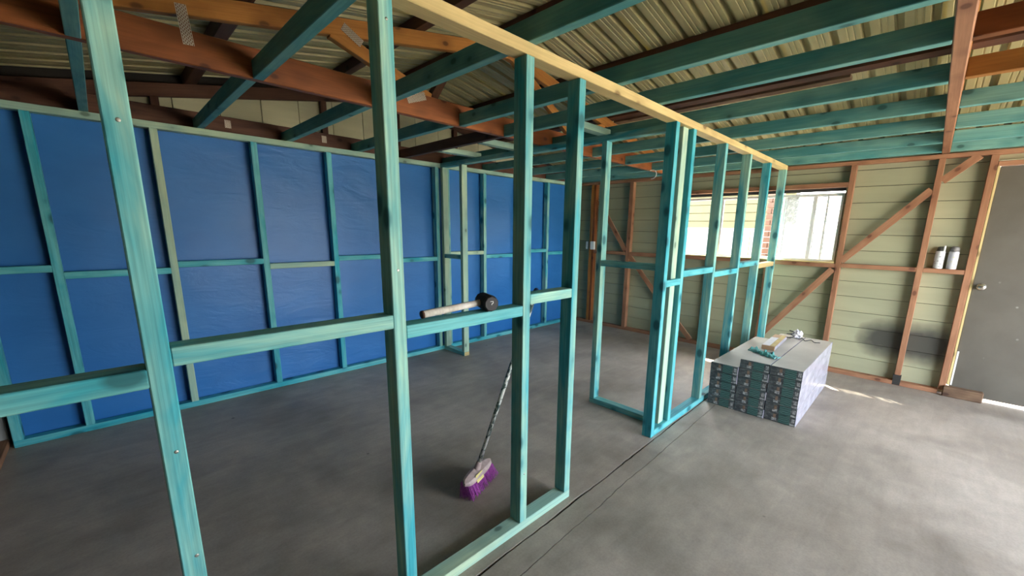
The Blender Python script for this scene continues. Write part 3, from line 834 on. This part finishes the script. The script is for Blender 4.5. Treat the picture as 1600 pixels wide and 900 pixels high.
lathe('socket', [(0.022, -0.015), (0.018, 0.02), (0.015, 0.06), (0.0135, 0.062)], 'broom_pink', bh, sock - hdir * 0.01, hdir, 14)
beam('label_tag', bc0 + Vector((0, 0, 0.100)) + sx_ * -0.028 - ax * 0.03, bc0 + Vector((0, 0, 0.060)) + sx_ * -0.042 - ax * 0.03, 0.07, 0.002, sx_, 'broom_yellow', bh)
vs, fs = [], []
random.seed(11)
for i in range(46):
    for j in range(8):
        u = -0.130 + 0.260 * i / 45; v = -0.026 + 0.052 * j / 7
        b0 = ax * u + tilt @ (sx_ * v) + Vector((0, 0, 0.078))
        tip = ax * (u * 1.10 + random.uniform(-0.008, 0.008)) + sx_ * (v * 1.5 - 0.022 + random.uniform(-0.006, 0.006)) + Vector((0, 0, 0.003 + random.uniform(0, 0.006)))
        s0 = len(vs); r0 = 0.0022
        for c_, r_ in ((b0, r0), (tip, r0 * 0.8)):
            for k_ in range(3):
                t_ = 2 * PI * k_ / 3
                vs.append(tuple(c_ + ax * r_ * math.cos(t_) + sx_ * r_ * math.sin(t_)))
        fs += [(s0 + k_, s0 + (k_ + 1) % 3, s0 + 3 + (k_ + 1) % 3, s0 + 3 + k_) for k_ in range(3)] + [(s0 + 3, s0 + 4, s0 + 5)]
ob = link('bristles', mesh_from('bristles', vs, fs, M['bristle']), bh, bc0); ob['kind'] = 'stuff'
lnh = (topp - sock).length
bhd = lathe('handle', [(0.0115, 0.0), (0.0115, lnh - 0.002)], 'broom_handle', br, sock, hdir, 14)
M['navy'] = plain('navy_cap', (0.02, 0.03, 0.10), 0.4)
lathe('handle_cap', [(0.0128, -0.03), (0.0128, 0.004), (0.008, 0.012)], 'navy', bhd, topp, hdir, 14)

# ================================================================== SPRAY CANS on the far noggin
def can_mat(name, c, band):
    mt, t, N, L, bs = nt(name)
    f = noise_n(t, coords(t, (30, 30, 70), seed=False), 1.0, 3)
    L.new(ramp(t, f, [(0.56, c), (0.66, band)]), bs.inputs['Base Color']); bs.inputs['Roughness'].default_value = 0.3
    return mt
M['can_a'] = can_mat('white_can_dark_print', (0.66, 0.67, 0.66), (0.10, 0.10, 0.13))
M['can_b'] = can_mat('silver_can_yellow_print', (0.56, 0.56, 0.60), (0.60, 0.58, 0.22))
M['cap_dark'] = plain('dark_cap', (0.07, 0.07, 0.06), 0.5); M['cap_grey'] = plain('grey_cap', (0.20, 0.19, 0.18), 0.5)
zc = 1.1435
c1 = thing('spray_can', 'white spray can with dark top and pale nozzle on the brown noggin', 'spray can', (XF + 0.034, -0.066, zc), 'spray cans on the noggin')
cb = lathe('body', [(0.030, 0), (0.0325, 0.003), (0.0325, 0.150), (0.030, 0.156)], 'can_a', c1, (XF + 0.034, -0.066, zc))
lathe('shoulder', [(0.030, 0), (0.026, 0.012), (0.022, 0.036), (0.012, 0.040)], 'cap_dark', cb, (XF + 0.034, -0.066, zc + 0.156))
lathe('nozzle', [(0.008, 0), (0.008, 0.045), (0.006, 0.048)], 'white', cb, (XF + 0.012, -0.086, zc + 0.157))
c2 = thing('spray_can', 'silver spray can with rounded grey cap beside the door stud', 'spray can', (XF + 0.034, -0.152, zc), 'spray cans on the noggin')
lathe('body', [(0.030, 0), (0.0335, 0.003), (0.0335, 0.148), (0.031, 0.156)], 'can_b', c2, (XF + 0.034, -0.152, zc))
lathe('cap', [(0.030, 0), (0.030, 0.022), (0.026, 0.036), (0.014, 0.044)], 'cap_grey', c2, (XF + 0.034, -0.152, zc + 0.157))

# ================================================================== small fittings
pb = thing('power_outlet', 'white power outlet box on the orange stud of the far wall', 'power outlet', (XF - 0.02, 3.70, 1.21))
bb = box('back_box', XF - 0.030, XF - 0.001, 3.640, 3.715, 1.150, 1.270, 'white', pb, 0.004)
box('face_plate', XF - 0.036, XF - 0.030, 3.645, 3.710, 1.155, 1.265, 'white_alu', bb, 0.002)
box('conduit_box', XF - 0.012, XF - 0.001, 3.770, 3.810, 1.155, 1.265, 'white', pb, 0.003)
hk = []
for i in range(22):
    a = -0.6 + i / 21 * 3.9
    hk.append((4.62, 2.46 - 0.055 * math.sin(a) , HT - 0.050 + 0.050 * math.cos(a)))
tag(tube('cable_hook', hk, 0.005, 'white'), 'white curl of cable hanging under the brown truss near the far wall', 'cable')
sb = link('sill_block', box_mesh(0.250, 0.07, 0.092, M['weathered'], 0.006), None, (XF - 0.008, -0.395, 0.0465), (0, 0, PI / 2))
tag(sb, 'short weathered brown timber block on the floor at the foot of the door', 'timber block')
tag(box('corner_post', -0.672, -0.600, 4.11, 4.18, 0.0, HT - 0.05, 'grey_post'), 'pale grey corner post at the left edge beside the blue wall', 'post')

# ================================================================== outside, seen through the window
fn = thing('yard_fence', 'bright white panel fence outside the window', 'fence', (6.9, 1.0, 0))
y = -3.0
while y < 7.0:
    box('fence_panel', 6.90, 6.93, y, y + 0.98, -0.02, 1.50, 'fence', fn, 0.004)
    y += 1.0
nh = thing('neighbour_house', 'pale yellow weatherboard house beyond the white fence', 'house', (8.3, 3.0, 0))
z = 0.0
while z < 3.2:
    beam('weatherboard', (8.3, 1.75, z + 0.07), (8.3, 8.0, z + 0.07), 0.146, 0.018, (1, 0, -0.08), 'neighbour', nh)
    z += 0.15
box('wall_core', 8.33, 8.6, 1.76, 8.0, 0, 3.2, 'joint', nh, 0)
pr = thing('brick_pier', 'pinkish brick pier outside the window between fence and house', 'pier', (6.5, 1.58, 0))
z = -0.02; k = 0
while z < 2.4:
    o = 0.0 if k % 2 else 0.06
    box('brick', 6.50, 6.61, 1.52, 1.575 + o, z, z + 0.070, 'brick', pr, 0.003)
    box('brick', 6.50, 6.61, 1.582 + o, 1.70, z, z + 0.070, 'brick', pr, 0.003)
    z += 0.078; k += 1
